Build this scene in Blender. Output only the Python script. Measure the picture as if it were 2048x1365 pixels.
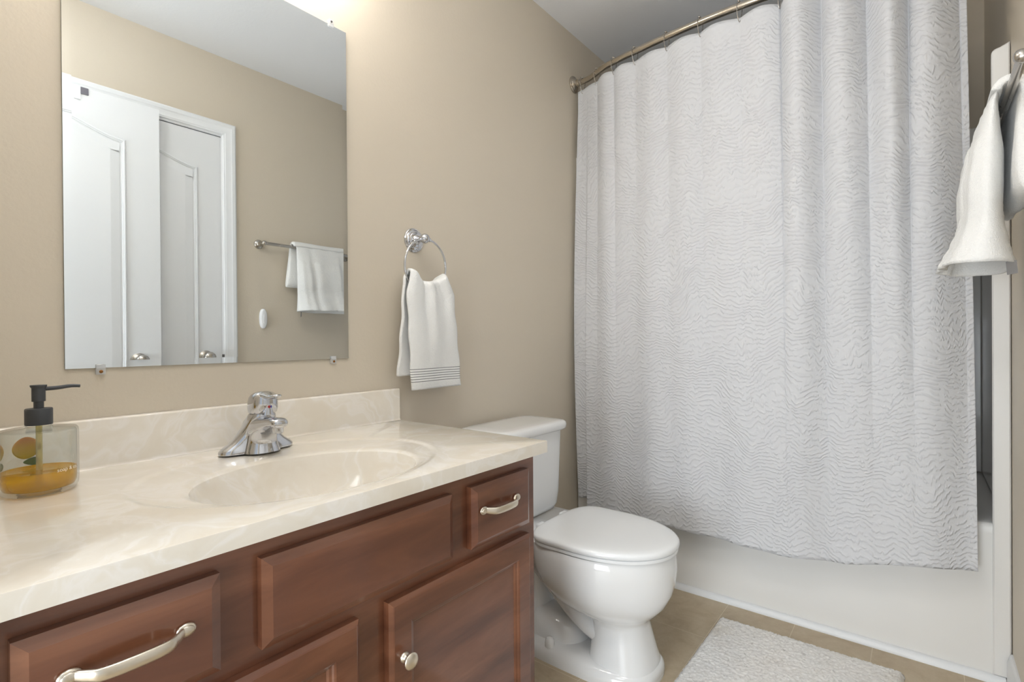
import bpy, bmesh, math, random
from math import pi, sin, cos, radians
from mathutils import Vector, Matrix
random.seed(7)
S = bpy.context.scene
for o in list(bpy.data.objects):
    bpy.data.objects.remove(o, do_unlink=True)
C = S.collection

# Axes: x = distance from the mirror wall, y = along it towards the tub, z = up. Metres.
W2 = 1.474          # right-hand wall
CEIL = 2.439
TUB = 2.076         # front face of the tub

# ------------------------------------------------------------------ camera
cam_d = bpy.data.cameras.new('camera')
cam = bpy.data.objects.new('camera', cam_d)
C.objects.link(cam)
S.camera = cam
cam_d.sensor_fit = 'HORIZONTAL'
cam_d.sensor_width = 36.0
cam_d.lens = 36.0 * 1032.8 / 2048.0
cam_d.clip_start = 0.02
YAW, PITCH, ROLL = 0.6681, 0.0044, 0.0071
fwd = Vector((-sin(YAW), cos(YAW), 0)); rgt = Vector((cos(YAW), sin(YAW), 0)); up = Vector((0, 0, 1))
f2 = fwd * cos(PITCH) - up * sin(PITCH)
u2 = up * cos(PITCH) + fwd * sin(PITCH)
rx = rgt * cos(ROLL) - u2 * sin(ROLL)
ry = rgt * sin(ROLL) + u2 * cos(ROLL)
m = Matrix.Identity(4)
for i in range(3):
    m[i][0] = rx[i]; m[i][1] = ry[i]; m[i][2] = -f2[i]
m[0][3], m[1][3], m[2][3] = 1.2642, 0.0, 1.0246
cam.matrix_world = m

# ------------------------------------------------------------------ world, lights, exposure
wd = bpy.data.worlds.new('world'); S.world = wd
wd.use_nodes = True
wd.node_tree.nodes['Background'].inputs[0].default_value = (0.86, 0.93, 1.0, 1)
wd.node_tree.nodes['Background'].inputs[1].default_value = 0.5
S.view_settings.view_transform = 'Standard'
S.view_settings.look = 'None'
S.view_settings.gamma = 1.0
S.view_settings.use_curve_mapping = False
S.view_settings.exposure = 0.40
GLOBE_EMIT = 25.0
FILL_DOME_EMIT = 16.0
HIGH_FILL_WATT = 7.0
LOW_FILL_WATT = 52.0

def area_light(name, loc, target, size, watt, col, shape='SQUARE', sy=None):
    l = bpy.data.lights.new(name, 'AREA')
    l.energy = watt; l.color = col; l.size = size; l.shape = shape
    if sy: l.shape = 'RECTANGLE'; l.size_y = sy
    o = bpy.data.objects.new(name, l); C.objects.link(o)
    o.location = loc
    o.rotation_euler = (Vector(target) - Vector(loc)).to_track_quat('-Z', 'Y').to_euler()
    return o
area_light('hall_high_fill', (0.95, -0.75, 2.38), (1.05, 0.6, 0.6), 0.7, HIGH_FILL_WATT, (0.90, 0.95, 1.0))  # added fill lamp high in the hall, no known fixture there
area_light('hall_low_fill', (0.95, -1.5, 0.95), (1.0, 0.8, 1.8), 1.0, LOW_FILL_WATT, (0.86, 0.93, 1.0), sy=1.6)  # added fill panel sending cool light through the doorway, no window behind it

# ------------------------------------------------------------------ materials
def new_mat(name):
    mt = bpy.data.materials.new(name); mt.use_nodes = True
    nt = mt.node_tree
    return mt, nt, nt.nodes['Principled BSDF']
def node(nt, typ, **kw):
    n = nt.nodes.new(typ)
    for k, v in kw.items():
        if k.startswith('i_'):
            n.inputs[k[2:].replace('_', ' ')].default_value = v
        else:
            setattr(n, k, v)
    return n
def coords(nt, kind='Object'):
    return nt.nodes.new('ShaderNodeTexCoord').outputs[kind]
def bump(nt, bs, height, dist=0.001, strength=1.0, target='Normal'):
    b = node(nt, 'ShaderNodeBump'); b.inputs['Distance'].default_value = dist
    b.inputs['Strength'].default_value = strength
    nt.links.new(height, b.inputs['Height']); nt.links.new(b.outputs[0], bs.inputs[target])
    return b
def noise(nt, vec, scale, detail=4, rough=0.5, dist=0.0):
    n = node(nt, 'ShaderNodeTexNoise')
    n.inputs['Scale'].default_value = scale; n.inputs['Detail'].default_value = detail
    n.inputs['Roughness'].default_value = rough; n.inputs['Distortion'].default_value = dist
    if vec is not None: nt.links.new(vec, n.inputs['Vector'])
    return n
def ramp(nt, fac, stops):
    r = node(nt, 'ShaderNodeValToRGB')
    el = r.color_ramp.elements
    while len(el) < len(stops): el.new(0.5)
    for e, (p, c) in zip(el, stops):
        e.position = p; e.color = (*c, 1) if len(c) == 3 else c
    nt.links.new(fac, r.inputs['Fac'])
    return r
def mth(nt, op, a, b=None, c=None, clamp=False):
    n = node(nt, 'ShaderNodeMath', operation=op, use_clamp=clamp)
    for i, v in enumerate((a, b, c)):
        if v is None: continue
        if isinstance(v, (int, float)): n.inputs[i].default_value = v
        else: nt.links.new(v, n.inputs[i])
    return n.outputs[0]
def mixc(nt, fac, a, b):
    n = node(nt, 'ShaderNodeMix', data_type='RGBA')
    for s, v in ((0, fac), (6, a), (7, b)):
        if isinstance(v, (int, float)): n.inputs[s].default_value = v
        elif isinstance(v, tuple): n.inputs[s].default_value = (*v, 1)
        else: nt.links.new(v, n.inputs[s])
    return n.outputs[2]
def srgb(r, g, b):
    f = lambda c: ((c / 255 + 0.055) / 1.055) ** 2.4 if c > 10 else c / 255 / 12.92
    return (f(r), f(g), f(b))
def simple(name, col, rough=0.5, metal=0.0, spec=0.5, coat=0.0):
    mt, nt, bs = new_mat(name)
    bs.inputs['Base Color'].default_value = (*col, 1)
    bs.inputs['Roughness'].default_value = rough
    bs.inputs['Metallic'].default_value = metal
    bs.inputs['Specular IOR Level'].default_value = spec
    bs.inputs['Coat Weight'].default_value = coat
    bs.inputs['Coat Roughness'].default_value = 0.05
    return mt
M = {}
def paint(name, col, rough=0.5, amp=0.0006):
    mt, nt, bs = new_mat(name)
    co = coords(nt)
    n = noise(nt, co, 110, 3, 0.55)
    n2 = noise(nt, co, 1.3, 2, 0.5)
    c = mixc(nt, n2.outputs[0], tuple(x * 0.97 for x in col), tuple(min(1, x * 1.03) for x in col))
    nt.links.new(c, bs.inputs['Base Color'])
    bs.inputs['Roughness'].default_value = rough
    bs.inputs['Specular IOR Level'].default_value = 0.35
    bump(nt, bs, n.outputs[0], amp, 0.6)
    M[name] = mt
paint('wall_paint', srgb(215, 204.5, 187), 0.42)
paint('ceiling_paint', srgb(240, 241, 243), 0.7)
paint('white_trim', srgb(236, 238, 240), 0.35, 0.0001)

def floor_mat():
    mt, nt, bs = new_mat('vinyl_tile')
    co = coords(nt)
    sp = node(nt, 'ShaderNodeSeparateXYZ'); nt.links.new(co, sp.inputs[0])
    P = 0.2265
    def seam(axis_out, off, p):
        t = mth(nt, 'FRACT', mth(nt, 'DIVIDE', mth(nt, 'SUBTRACT', axis_out, off), p))
        t = mth(nt, 'ABSOLUTE', mth(nt, 'SUBTRACT', t, 0.5))
        return mth(nt, 'GREATER_THAN', t, 0.5 - 0.0009 / p)
    a = seam(sp.outputs[0], 0.687, P)
    b = seam(sp.outputs[1], 1.78, 0.453)
    s = mth(nt, 'MAXIMUM', a, b)
    n1 = noise(nt, co, 9, 6, 0.65, 0.6)
    n2 = noise(nt, co, 70, 4, 0.7)
    c1 = ramp(nt, n1.outputs[0], [(0.3, srgb(176, 157, 129)), (0.5, srgb(196, 180, 153)), (0.72, srgb(210, 197, 173))])
    c2 = mixc(nt, mth(nt, 'MULTIPLY', n2.outputs[0], 0.5), c1.outputs[0], srgb(168, 150, 122))
    c3 = mixc(nt, mth(nt, 'MULTIPLY', s, 0.75), c2, srgb(222, 211, 190))
    nt.links.new(c3, bs.inputs['Base Color'])
    bs.inputs['Roughness'].default_value = 0.42
    h = mth(nt, 'SUBTRACT', mth(nt, 'MULTIPLY', n2.outputs[0], 0.3), s)
    bump(nt, bs, h, 0.0006, 0.7)
    return mt
M['floor'] = floor_mat()

def marble_mat():
    mt, nt, bs = new_mat('cultured_marble')
    co = coords(nt)
    d = noise(nt, co, 2.2, 4, 0.6)
    dv = node(nt, 'ShaderNodeVectorMath', operation='SCALE'); dv.inputs['Scale'].default_value = 0.55
    nt.links.new(d.outputs['Color'], dv.inputs[0])
    av = node(nt, 'ShaderNodeVectorMath', operation='ADD')
    nt.links.new(co, av.inputs[0]); nt.links.new(dv.outputs[0], av.inputs[1])
    n = noise(nt, av.outputs[0], 3.2, 5, 0.55, 1.6)
    v = mth(nt, 'ABSOLUTE', mth(nt, 'SUBTRACT', n.outputs[0], 0.5))
    r = ramp(nt, v, [(0.0, srgb(239, 234, 226)), (0.04, srgb(233, 226, 213)), (0.16, srgb(228, 219, 203))])
    n3 = noise(nt, av.outputs[0], 5, 3, 0.5, 0.8)
    c = mixc(nt, mth(nt, 'MULTIPLY', n3.outputs[0], 0.30), r.outputs[0], srgb(236, 228, 216))
    nt.links.new(c, bs.inputs['Base Color'])
    bs.inputs['Roughness'].default_value = 0.16
    bs.inputs['Coat Weight'].default_value = 0.5
    bs.inputs['Coat Roughness'].default_value = 0.06
    return mt
M['marble'] = marble_mat()

def wood_mat():
    mt, nt, bs = new_mat('cherry_wood')
    co = coords(nt)
    mp = node(nt, 'ShaderNodeMapping'); mp.inputs['Scale'].default_value = (1, 0.35, 2.2)
    nt.links.new(co, mp.inputs[0])
    n = noise(nt, mp.outputs[0], 6.5, 4, 0.6, 0.5)
    mp2 = node(nt, 'ShaderNodeMapping'); mp2.inputs['Scale'].default_value = (1, 0.06, 1.4)
    nt.links.new(co, mp2.inputs[0])
    g = noise(nt, mp2.outputs[0], 190, 3, 0.6)
    c = ramp(nt, n.outputs[0], [(0.28, srgb(90, 52, 35)), (0.5, srgb(120, 75, 52)), (0.75, srgb(146, 97, 70))])
    c2 = mixc(nt, mth(nt, 'MULTIPLY', g.outputs[0], 0.3), c.outputs[0], srgb(84, 44, 29))
    # small chips that show the pale wood
    vo = node(nt, 'ShaderNodeTexVoronoi'); vo.inputs['Scale'].default_value = 7.5
    nt.links.new(co, vo.inputs['Vector'])
    chip = mth(nt, 'LESS_THAN', vo.outputs['Distance'], 0.014)
    c3 = mixc(nt, mth(nt, 'MULTIPLY', chip, 0.8), c2, srgb(196, 140, 92))
    nt.links.new(c3, bs.inputs['Base Color'])
    bs.inputs['Roughness'].default_value = 0.28
    bs.inputs['Coat Weight'].default_value = 0.55
    bs.inputs['Coat Roughness'].default_value = 0.12
    bump(nt, bs, g.outputs[0], 0.0002, 0.3)
    return mt
M['wood'] = wood_mat()
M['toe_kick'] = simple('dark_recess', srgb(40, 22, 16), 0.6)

def metal(name, col, rough, streak=0.0):
    mt, nt, bs = new_mat(name)
    bs.inputs['Base Color'].default_value = (*col, 1)
    bs.inputs['Metallic'].default_value = 1.0
    n = noise(nt, coords(nt), 60, 2, 0.5)
    rr = node(nt, 'ShaderNodeMapRange')
    rr.inputs['To Min'].default_value = max(0.02, rough - 0.015); rr.inputs['To Max'].default_value = rough + 0.015
    nt.links.new(n.outputs[0], rr.inputs['Value']); nt.links.new(rr.outputs[0], bs.inputs['Roughness'])
    M[name] = mt
metal('chrome', (0.62, 0.63, 0.66), 0.06)
metal('brushed_nickel', srgb(190, 185, 178), 0.27)
metal('satin_silver', srgb(225, 216, 200), 0.33)
metal('rod_nickel', srgb(198, 189, 176), 0.2)
metal('rusty_screw', srgb(150, 105, 60), 0.55)
metal('dark_steel', srgb(120, 118, 118), 0.45)
M['porcelain'] = simple('porcelain', srgb(240, 241, 241), 0.12, spec=0.5, coat=0.6)
M['seat_plastic'] = simple('seat_plastic', srgb(243, 245, 246), 0.22, spec=0.5, coat=0.2)
M['acrylic'] = simple('acrylic', srgb(236, 235, 232), 0.22, coat=0.3)
M['pump_plastic'] = simple('pump_plastic', srgb(62, 64, 68), 0.45)
M['plastic_white'] = simple('plastic_white', srgb(240, 241, 243), 0.3)
M['grey_pad'] = simple('grey_pad', srgb(118, 116, 124), 0.6)
M['red_dot'] = simple('red_dot', srgb(190, 40, 45), 0.3)
M['blue_dot'] = simple('blue_dot', srgb(40, 70, 170), 0.3)
M['label_grey'] = simple('label_grey', srgb(150, 150, 152), 0.6)
M['label_ink'] = simple('label_ink', srgb(70, 70, 72), 0.6)
M['gap'] = simple('gap_shade', srgb(60, 60, 58), 0.8)  # flat dark tone painted in for shade behind the door
M['white_ink'] = simple('white_ink', srgb(245, 240, 225), 0.5)
M['leaf_ink'] = simple('leaf_ink', srgb(72, 118, 62), 0.5)
def lemon_mat():
    mt, nt, bs = new_mat('lemon_print')
    uv = coords(nt, 'UV')
    sp = node(nt, 'ShaderNodeSeparateXYZ'); nt.links.new(uv, sp.inputs[0])
    r = ramp(nt, sp.outputs[1], [(0.0, srgb(252, 214, 60)), (0.5, srgb(252, 196, 48)), (1.0, srgb(246, 150, 56))])
    nt.links.new(r.outputs[0], bs.inputs['Base Color']); bs.inputs['Roughness'].default_value = 0.5
    return mt
M['lemon'] = lemon_mat()
def thin_glass(name, tint, ior=1.45, body=None, bodymix=0.0, rough=0.02):
    mt, nt, bs = new_mat(name)
    nt.nodes.remove(bs)
    out = nt.nodes['Material Output']
    tp = node(nt, 'ShaderNodeBsdfTransparent'); tp.inputs[0].default_value = (*tint, 1)
    gl = node(nt, 'ShaderNodeBsdfGlossy'); gl.inputs['Roughness'].default_value = rough
    lw = node(nt, 'ShaderNodeLayerWeight'); lw.inputs[0].default_value = 0.5
    fw = mth(nt, 'ADD', mth(nt, 'MULTIPLY', mth(nt, 'POWER', lw.outputs['Facing'], 4.0), (ior - 1.0) * 2.2), 0.04)
    cur = tp.outputs[0]
    if body:
        df = node(nt, 'ShaderNodeBsdfTranslucent'); df.inputs[0].default_value = (*body, 1)
        d2 = node(nt, 'ShaderNodeBsdfDiffuse'); d2.inputs[0].default_value = (*body, 1)
        ad = node(nt, 'ShaderNodeMixShader'); ad.inputs[0].default_value = 0.5
        nt.links.new(df.outputs[0], ad.inputs[1]); nt.links.new(d2.outputs[0], ad.inputs[2])
        mb_ = node(nt, 'ShaderNodeMixShader'); mb_.inputs[0].default_value = bodymix
        nt.links.new(cur, mb_.inputs[1]); nt.links.new(ad.outputs[0], mb_.inputs[2]); cur = mb_.outputs[0]
    mx = node(nt, 'ShaderNodeMixShader')
    nt.links.new(fw, mx.inputs[0]); nt.links.new(cur, mx.inputs[1]); nt.links.new(gl.outputs[0], mx.inputs[2])
    nt.links.new(mx.outputs[0], out.inputs['Surface'])
    M[name] = mt
thin_glass('bottle_glass', (0.945, 0.955, 0.945), 1.42)
thin_glass('liquid_soap', srgb(255, 224, 70), 1.25, srgb(250, 205, 30), 0.30)
thin_glass('clear_plastic', (0.95, 0.96, 0.97), 1.4, srgb(246, 247, 248), 0.6, 0.08)
thin_glass('dip_tube', srgb(246, 240, 205), 1.3, srgb(240, 230, 180), 0.35, 0.2)
def mirror_mat():
    mt, nt, bs = new_mat('mirror_silver')
    bs.inputs['Base Color'].default_value = (0.775, 0.81, 0.825, 1)
    bs.inputs['Metallic'].default_value = 1.0
    bs.inputs['Roughness'].default_value = 0.004
    bs.inputs['Specular IOR Level'].default_value = 0.0
    return mt
M['mirror'] = mirror_mat()
M['mirror_edge'] = simple('mirror_edge', srgb(120, 128, 126), 0.3)

def curtain_mat():
    mt, nt, bs = new_mat('curtain_fabric')
    uv = coords(nt, 'UV')
    def warp(vec, scale, amt, sq=0.35):
        mp = node(nt, 'ShaderNodeMapping'); mp.inputs['Scale'].default_value = (1, sq, 1)
        nt.links.new(vec, mp.inputs[0])
        n = noise(nt, mp.outputs[0], scale, 2, 0.5)
        s = node(nt, 'ShaderNodeVectorMath', operation='SUBTRACT'); s.inputs[1].default_value = (0.5, 0.5, 0.5)
        nt.links.new(n.outputs['Color'], s.inputs[0])
        k = node(nt, 'ShaderNodeVectorMath', operation='SCALE'); k.inputs['Scale'].default_value = amt
        nt.links.new(s.outputs[0], k.inputs[0])
        a = node(nt, 'ShaderNodeVectorMath', operation='ADD')
        nt.links.new(vec, a.inputs[0]); nt.links.new(k.outputs[0], a.inputs[1])
        return a.outputs[0]
    v1 = warp(uv, 5.5, 0.24, 0.55)
    v2 = warp(v1, 34.0, 0.034, 0.3)
    w = node(nt, 'ShaderNodeTexWave', wave_type='BANDS', bands_direction='Y', wave_profile='SIN')
    w.inputs['Scale'].default_value = 20.0
    w.inputs['Distortion'].default_value = 0.0
    nt.links.new(v2, w.inputs['Vector'])
    brk = noise(nt, warp(uv, 20, 0.02), 52, 1, 0.5)
    bk = node(nt, 'ShaderNodeMapRange'); bk.inputs['From Min'].default_value = 0.36; bk.inputs['From Max'].default_value = 0.50
    nt.links.new(brk.outputs[0], bk.inputs['Value'])
    ridge = mth(nt, 'POWER', w.outputs['Fac'], 2.2)
    hgt = mth(nt, 'MULTIPLY', ridge, bk.outputs[0])
    # the hem at the top is plain
    sp = node(nt, 'ShaderNodeSeparateXYZ'); nt.links.new(uv, sp.inputs[0])
    hm = node(nt, 'ShaderNodeMapRange'); hm.inputs['From Min'].default_value = 2.10; hm.inputs['From Max'].default_value = 2.12
    hm.inputs['To Min'].default_value = 1.0; hm.inputs['To Max'].default_value = 0.4
    nt.links.new(sp.outputs[1], hm.inputs['Value'])
    hgt = mth(nt, 'MULTIPLY', hgt, hm.outputs[0])
    bs.inputs['Base Color'].default_value = (*srgb(236, 237, 240), 1)
    bs.inputs['Roughness'].default_value = 0.75
    bs.inputs['Sheen Weight'].default_value = 0.15
    bs.inputs['Specular IOR Level'].default_value = 0.2
    bump(nt, bs, hgt, 0.0028, 0.75)
    tr = node(nt, 'ShaderNodeBsdfTranslucent'); tr.inputs[0].default_value = (*srgb(236, 236, 236), 1)
    mx = node(nt, 'ShaderNodeMixShader'); mx.inputs[0].default_value = 0.28
    nt.links.new(bs.outputs[0], mx.inputs[1]); nt.links.new(tr.outputs[0], mx.inputs[2])
    nt.links.new(mx.outputs[0], nt.nodes['Material Output'].inputs['Surface'])
    return mt
M['curtain'] = curtain_mat()
def terry(name, col, scale=300, dist=0.0026, stripe=None):
    mt, nt, bs = new_mat(name)
    co = coords(nt)
    n = noise(nt, co, scale, 3, 0.7)
    n2 = noise(nt, co, scale * 0.25, 2, 0.6)
    h = mth(nt, 'ADD', n.outputs[0], mth(nt, 'MULTIPLY', n2.outputs[0], 0.8))
    if stripe:
        z0, pitch, cnt = stripe
        sp = node(nt, 'ShaderNodeSeparateXYZ'); nt.links.new(co, sp.inputs[0])
        t = mth(nt, 'DIVIDE', mth(nt, 'SUBTRACT', sp.outputs[2], z0), pitch)
        f = mth(nt, 'ABSOLUTE', mth(nt, 'SUBTRACT', mth(nt, 'FRACT', t), 0.5))
        ln = mth(nt, 'LESS_THAN', f, 0.13)
        ins = mth(nt, 'MULTIPLY', mth(nt, 'GREATER_THAN', t, 0.0), mth(nt, 'LESS_THAN', t, float(cnt)))
        ins = mth(nt, 'MULTIPLY', ins, mth(nt, 'GREATER_THAN', sp.outputs[0], 0.006))
        mask = mth(nt, 'MULTIPLY', ln, ins)
        c = mixc(nt, mask, col, srgb(120, 121, 122))
        nt.links.new(c, bs.inputs['Base Color'])
        h = mth(nt, 'MULTIPLY', h, mth(nt, 'SUBTRACT', 1.0, mth(nt, 'MULTIPLY', ins, 0.7)))
    else:
        bs.inputs['Base Color'].default_value = (*col, 1)
    bs.inputs['Roughness'].default_value = 0.9
    bs.inputs['Sheen Weight'].default_value = 0.25
    bs.inputs['Specular IOR Level'].default_value = 0.1
    bump(nt, bs, h, dist, 0.8)
    M[name] = mt
terry('terry_white', srgb(244, 244, 242))
terry('terry_striped', srgb(244, 244, 242), stripe=(0.0205, 0.0076, 6))
def mat_mat():
    mt, nt, bs = new_mat('bath_mat_pile')
    co = coords(nt)
    n = noise(nt, co, 4.5, 3, 0.6)
    c = ramp(nt, n.outputs[0], [(0.28, srgb(230, 224, 214)), (0.42, srgb(245, 243, 240)), (0.7, srgb(250, 250, 249))])
    nt.links.new(c.outputs[0], bs.inputs['Base Color'])
    n2 = noise(nt, co, 300, 3, 0.7)
    bs.inputs['Roughness'].default_value = 0.95
    bs.inputs['Specular IOR Level'].default_value = 0.05
    bump(nt, bs, n2.outputs[0], 0.002, 0.6)
    return mt
M['pile'] = mat_mat()
def lamp_mat():
    mt, nt, bs = new_mat('lit_globe')
    bs.inputs['Base Color'].default_value = (0.9, 0.88, 0.85, 1)
    bs.inputs['Emission Color'].default_value = (1.0, 0.96, 0.91, 1)
    bs.inputs['Emission Strength'].default_value = GLOBE_EMIT
    return mt
M['globe'] = lamp_mat()
M['dome'] = M['globe'].copy()
M['dome'].node_tree.nodes['Principled BSDF'].inputs['Emission Strength'].default_value = FILL_DOME_EMIT
M['dome'].node_tree.nodes['Principled BSDF'].inputs['Emission Color'].default_value = (0.94, 0.97, 1.0, 1)

# ------------------------------------------------------------------ mesh helpers
class MB:
    def __init__(s): s.v = []; s.f = []; s.uv = None
    def add(s, verts, faces):
        o = len(s.v); s.v += [tuple(p) for p in verts]; s.f += [tuple(i + o for i in f) for f in faces]
        return s
    def box(s, x0, x1, y0, y1, z0, z1):
        v = [(x, y, z) for x in (x0, x1) for y in (y0, y1) for z in (z0, z1)]
        return s.add(v, [(0, 1, 3, 2), (4, 6, 7, 5), (0, 4, 5, 1), (2, 3, 7, 6), (0, 2, 6, 4), (1, 5, 7, 3)])
    def loft(s, rings, cap0=True, cap1=True, closed=True):
        n = len(rings[0]); v = [p for r in rings for p in r]; f = []
        for i in range(len(rings) - 1):
            for j in range(n if closed else n - 1):
                k = (j + 1) % n
                f.append((i * n + j, i * n + k, (i + 1) * n + k, (i + 1) * n + j))
        if cap0: f.append(tuple(range(n - 1, -1, -1)))
        if cap1: f.append(tuple((len(rings) - 1) * n + j for j in range(n)))
        return s.add(v, f)
    def tube(s, path, r, n=12, ry_=None, upv=(0, 0, 1), caps=True, closed=False):
        P = [Vector(p) for p in path]; rings = []
        N = len(P)
        prev = None
        for i, p in enumerate(P):
            if closed: t = P[(i + 1) % N] - P[i - 1]
            else: t = P[min(i + 1, N - 1)] - P[max(i - 1, 0)]
            t.normalize()
            if prev is None:
                a = Vector(upv)
                if abs(a.dot(t)) > 0.95: a = Vector((1, 0, 0))
            else: a = prev
            a = (a - t * a.dot(t)).normalized(); prev = a
            b = t.cross(a)
            rr = r[i] if isinstance(r, (list, tuple)) else r
            r2 = rr if ry_ is None else (ry_[i] if isinstance(ry_, (list, tuple)) else ry_)
            rings.append([p + b * (rr * cos(2 * pi * k / n)) + a * (r2 * sin(2 * pi * k / n)) for k in range(n)])
        if closed:
            rings.append(rings[0])
            return s.loft(rings, False, False)
        return s.loft(rings, caps, caps)
    def lathe(s, c, axis, prof, n=40, cap0=True, cap1=True):
        c = Vector(c); ax = {'x': Vector((1, 0, 0)), 'y': Vector((0, 1, 0)), 'z': Vector((0, 0, 1))}[axis]
        a = {'x': Vector((0, 1, 0)), 'y': Vector((0, 0, 1)), 'z': Vector((1, 0, 0))}[axis]
        b = ax.cross(a)
        rings = [[c + ax * t + (a * cos(2 * pi * k / n) + b * sin(2 * pi * k / n)) * max(r, 1e-5) for k in range(n)] for r, t in prof]
        return s.loft(rings, cap0, cap1)
    def sphere(s, c, r, n=24, sc=(1, 1, 1)):
        m_ = n // 2; c = Vector(c)
        rings = []
        for i in range(m_ + 1):
            th = -pi / 2 + pi * i / m_
            rr = max(cos(th), 1e-4)
            rings.append([(c.x + r * sc[0] * rr * cos(2 * pi * k / n), c.y + r * sc[1] * rr * sin(2 * pi * k / n), c.z + r * sc[2] * sin(th)) for k in range(n)])
        return s.loft(rings)
    def rects(s, y0, y1, z0, z1, steps, cap0=True, cap1=True):
        """stacked rectangles facing +x: steps = (inset, x)"""
        rings = [[(x, y0 + i, z0 + i), (x, y1 - i, z0 + i), (x, y1 - i, z1 - i), (x, y0 + i, z1 - i)] for i, x in steps]
        return s.loft(rings, cap0, cap1)

def build(mb, name, mat, root=None, parent=None, loc=None, smooth=True, angle=35, bevel=0, bseg=2, subd=0, solid=0, uv=None):
    """root: the thing's empty (vertices become relative to it); parent: part to hang it under; loc: origin of a one-mesh thing"""
    base = Vector(root.location) if root else Vector(loc) if loc else Vector((0, 0, 0))
    me = bpy.data.meshes.new(name)
    me.from_pydata([tuple(Vector(p) - base) for p in mb.v], [], mb.f)
    bm = bmesh.new(); bm.from_mesh(me)
    bmesh.ops.recalc_face_normals(bm, faces=bm.faces)
    bm.to_mesh(me); bm.free()
    if uv:
        l = me.uv_layers.new(name='UVMap')
        for lp in me.loops: l.data[lp.index].uv = uv[lp.vertex_index]
    me.materials.append(mat)
    if smooth:
        me.shade_smooth()
        me.set_sharp_from_angle(angle=radians(angle))
    else: me.shade_flat()
    o = bpy.data.objects.new(name, me); C.objects.link(o)
    if root:
        o.parent = parent or root
    elif loc: o.location = base
    if solid:
        md = o.modifiers.new('solid', 'SOLIDIFY'); md.thickness = solid; md.offset = 0
    if bevel:
        md = o.modifiers.new('bevel', 'BEVEL'); md.width = bevel; md.segments = bseg; md.limit_method = 'ANGLE'; md.angle_limit = radians(30)
    if subd:
        md = o.modifiers.new('sub', 'SUBSURF'); md.levels = subd; md.render_levels = subd
    return o
def tag(o, label, cat, group=None):
    o['label'] = label; o['category'] = cat
    if group: o['group'] = group
    return o
def thing(name, loc, label, cat, group=None):
    o = bpy.data.objects.new(name, None); C.objects.link(o)
    o.empty_display_size = 0.05
    o.location = loc
    return tag(o, label, cat, group)
def struct(mb, name, mat, label=None, **kw):
    o = build(mb, name, mat, **kw); o['kind'] = 'structure'
    if label: o['label'] = label
    return o
def catmull(pts, n=8):
    P = [Vector(p) for p in pts]; out = []
    for i in range(len(P) - 1):
        p0 = P[max(i - 1, 0)]; p1 = P[i]; p2 = P[i + 1]; p3 = P[min(i + 2, len(P) - 1)]
        for k in range(n):
            t = k / n
            out.append(0.5 * ((2 * p1) + (p2 - p0) * t + (2 * p0 - 5 * p1 + 4 * p2 - p3) * t * t + (3 * p1 - p0 - 3 * p2 + p3) * t ** 3))
    out.append(P[-1]); return out
def lerp(xs, ys, x):
    if x <= xs[0]: return ys[0]
    for i in range(len(xs) - 1):
        if x <= xs[i + 1]:
            t = (x - xs[i]) / (xs[i + 1] - xs[i]); return ys[i] + (ys[i + 1] - ys[i]) * t
    return ys[-1]
def slerp(xs, ys, x):
    if x <= xs[0]: return ys[0]
    for i in range(len(xs) - 1):
        if x <= xs[i + 1]:
            t = (x - xs[i]) / (xs[i + 1] - xs[i]); t = t * t * (3 - 2 * t); return ys[i] + (ys[i + 1] - ys[i]) * t
    return ys[-1]
def sell(cx, cy, z, a, b, n=2.0, N=48, plane='xy'):
    out = []
    for k in range(N):
        t = 2 * pi * k / N; c, s_ = cos(t), sin(t)
        x = a * math.copysign(abs(c) ** (2 / n), c); y = b * math.copysign(abs(s_) ** (2 / n), s_)
        out.append((cx + x, cy + y, z))
    return out

# ------------------------------------------------------------------ room shell
YF, YB = -1.6, 2.84
struct(MB().box(-0.6, 2.2, YF, YB + .1, -0.06, 0), 'floor', M['floor'], 'tan vinyl tile floor')
struct(MB().box(-0.6, 2.2, YF, YB + .1, CEIL, CEIL + .06), 'ceiling', M['ceiling_paint'], 'flat white ceiling')
struct(MB().box(-0.1, 0, -0.08, YB + .1, 0, CEIL), 'wall_left', M['wall_paint'], 'beige wall behind the mirror and vanity')
struct(MB().box(0, W2, YB, YB + .1, 0, CEIL), 'wall_back', M['wall_paint'], 'beige wall behind the tub')
DB0, DB1, DTOP = 0.413, 1.137, 2.046
mb = MB().box(W2, W2 + .1, -0.08, DB0, 0, CEIL).box(W2, W2 + .1, DB1, YB + .1, 0, CEIL).box(W2, W2 + .1, DB0, DB1, DTOP, CEIL)
struct(mb, 'wall_right', M['wall_paint'], 'beige wall opposite the mirror', smooth=False)
OP0, OP1 = 0.56, 1.343
mb = MB().box(0, OP0, -0.08, 0.04, 0, CEIL).box(OP1, W2, -0.08, 0.04, 0, CEIL).box(OP0, OP1, -0.08, 0.04, 2.06, CEIL)
struct(mb, 'wall_front', M['wall_paint'], 'beige wall with the open doorway', smooth=False)
struct(MB().box(-0.6, 2.2, YF - .08, YF, 0, CEIL), 'wall_hall', M['wall_paint'], 'beige wall of the hall outside')
# baseboards
def baseboard(name, pts_fn, y0, y1, label):
    prof = [(0, 0), (.013, 0), (.013, .075), (.009, .086), (.0085, .092), (.004, .1), (0, .1)]
    mb = MB(); mb.loft([[pts_fn(a, y, b) for a, b in prof] for y in (y0, y1)])
    struct(mb, name, M['white_trim'], label, angle=20)
baseboard('baseboard_right', lambda a, y, b: (W2 - a, y, b), 1.2, 2.062, 'white baseboard at the foot of the right wall')
baseboard('baseboard_left', lambda a, y, b: (a, y, b), 1.024, 2.068, 'white baseboard behind the toilet')
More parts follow.
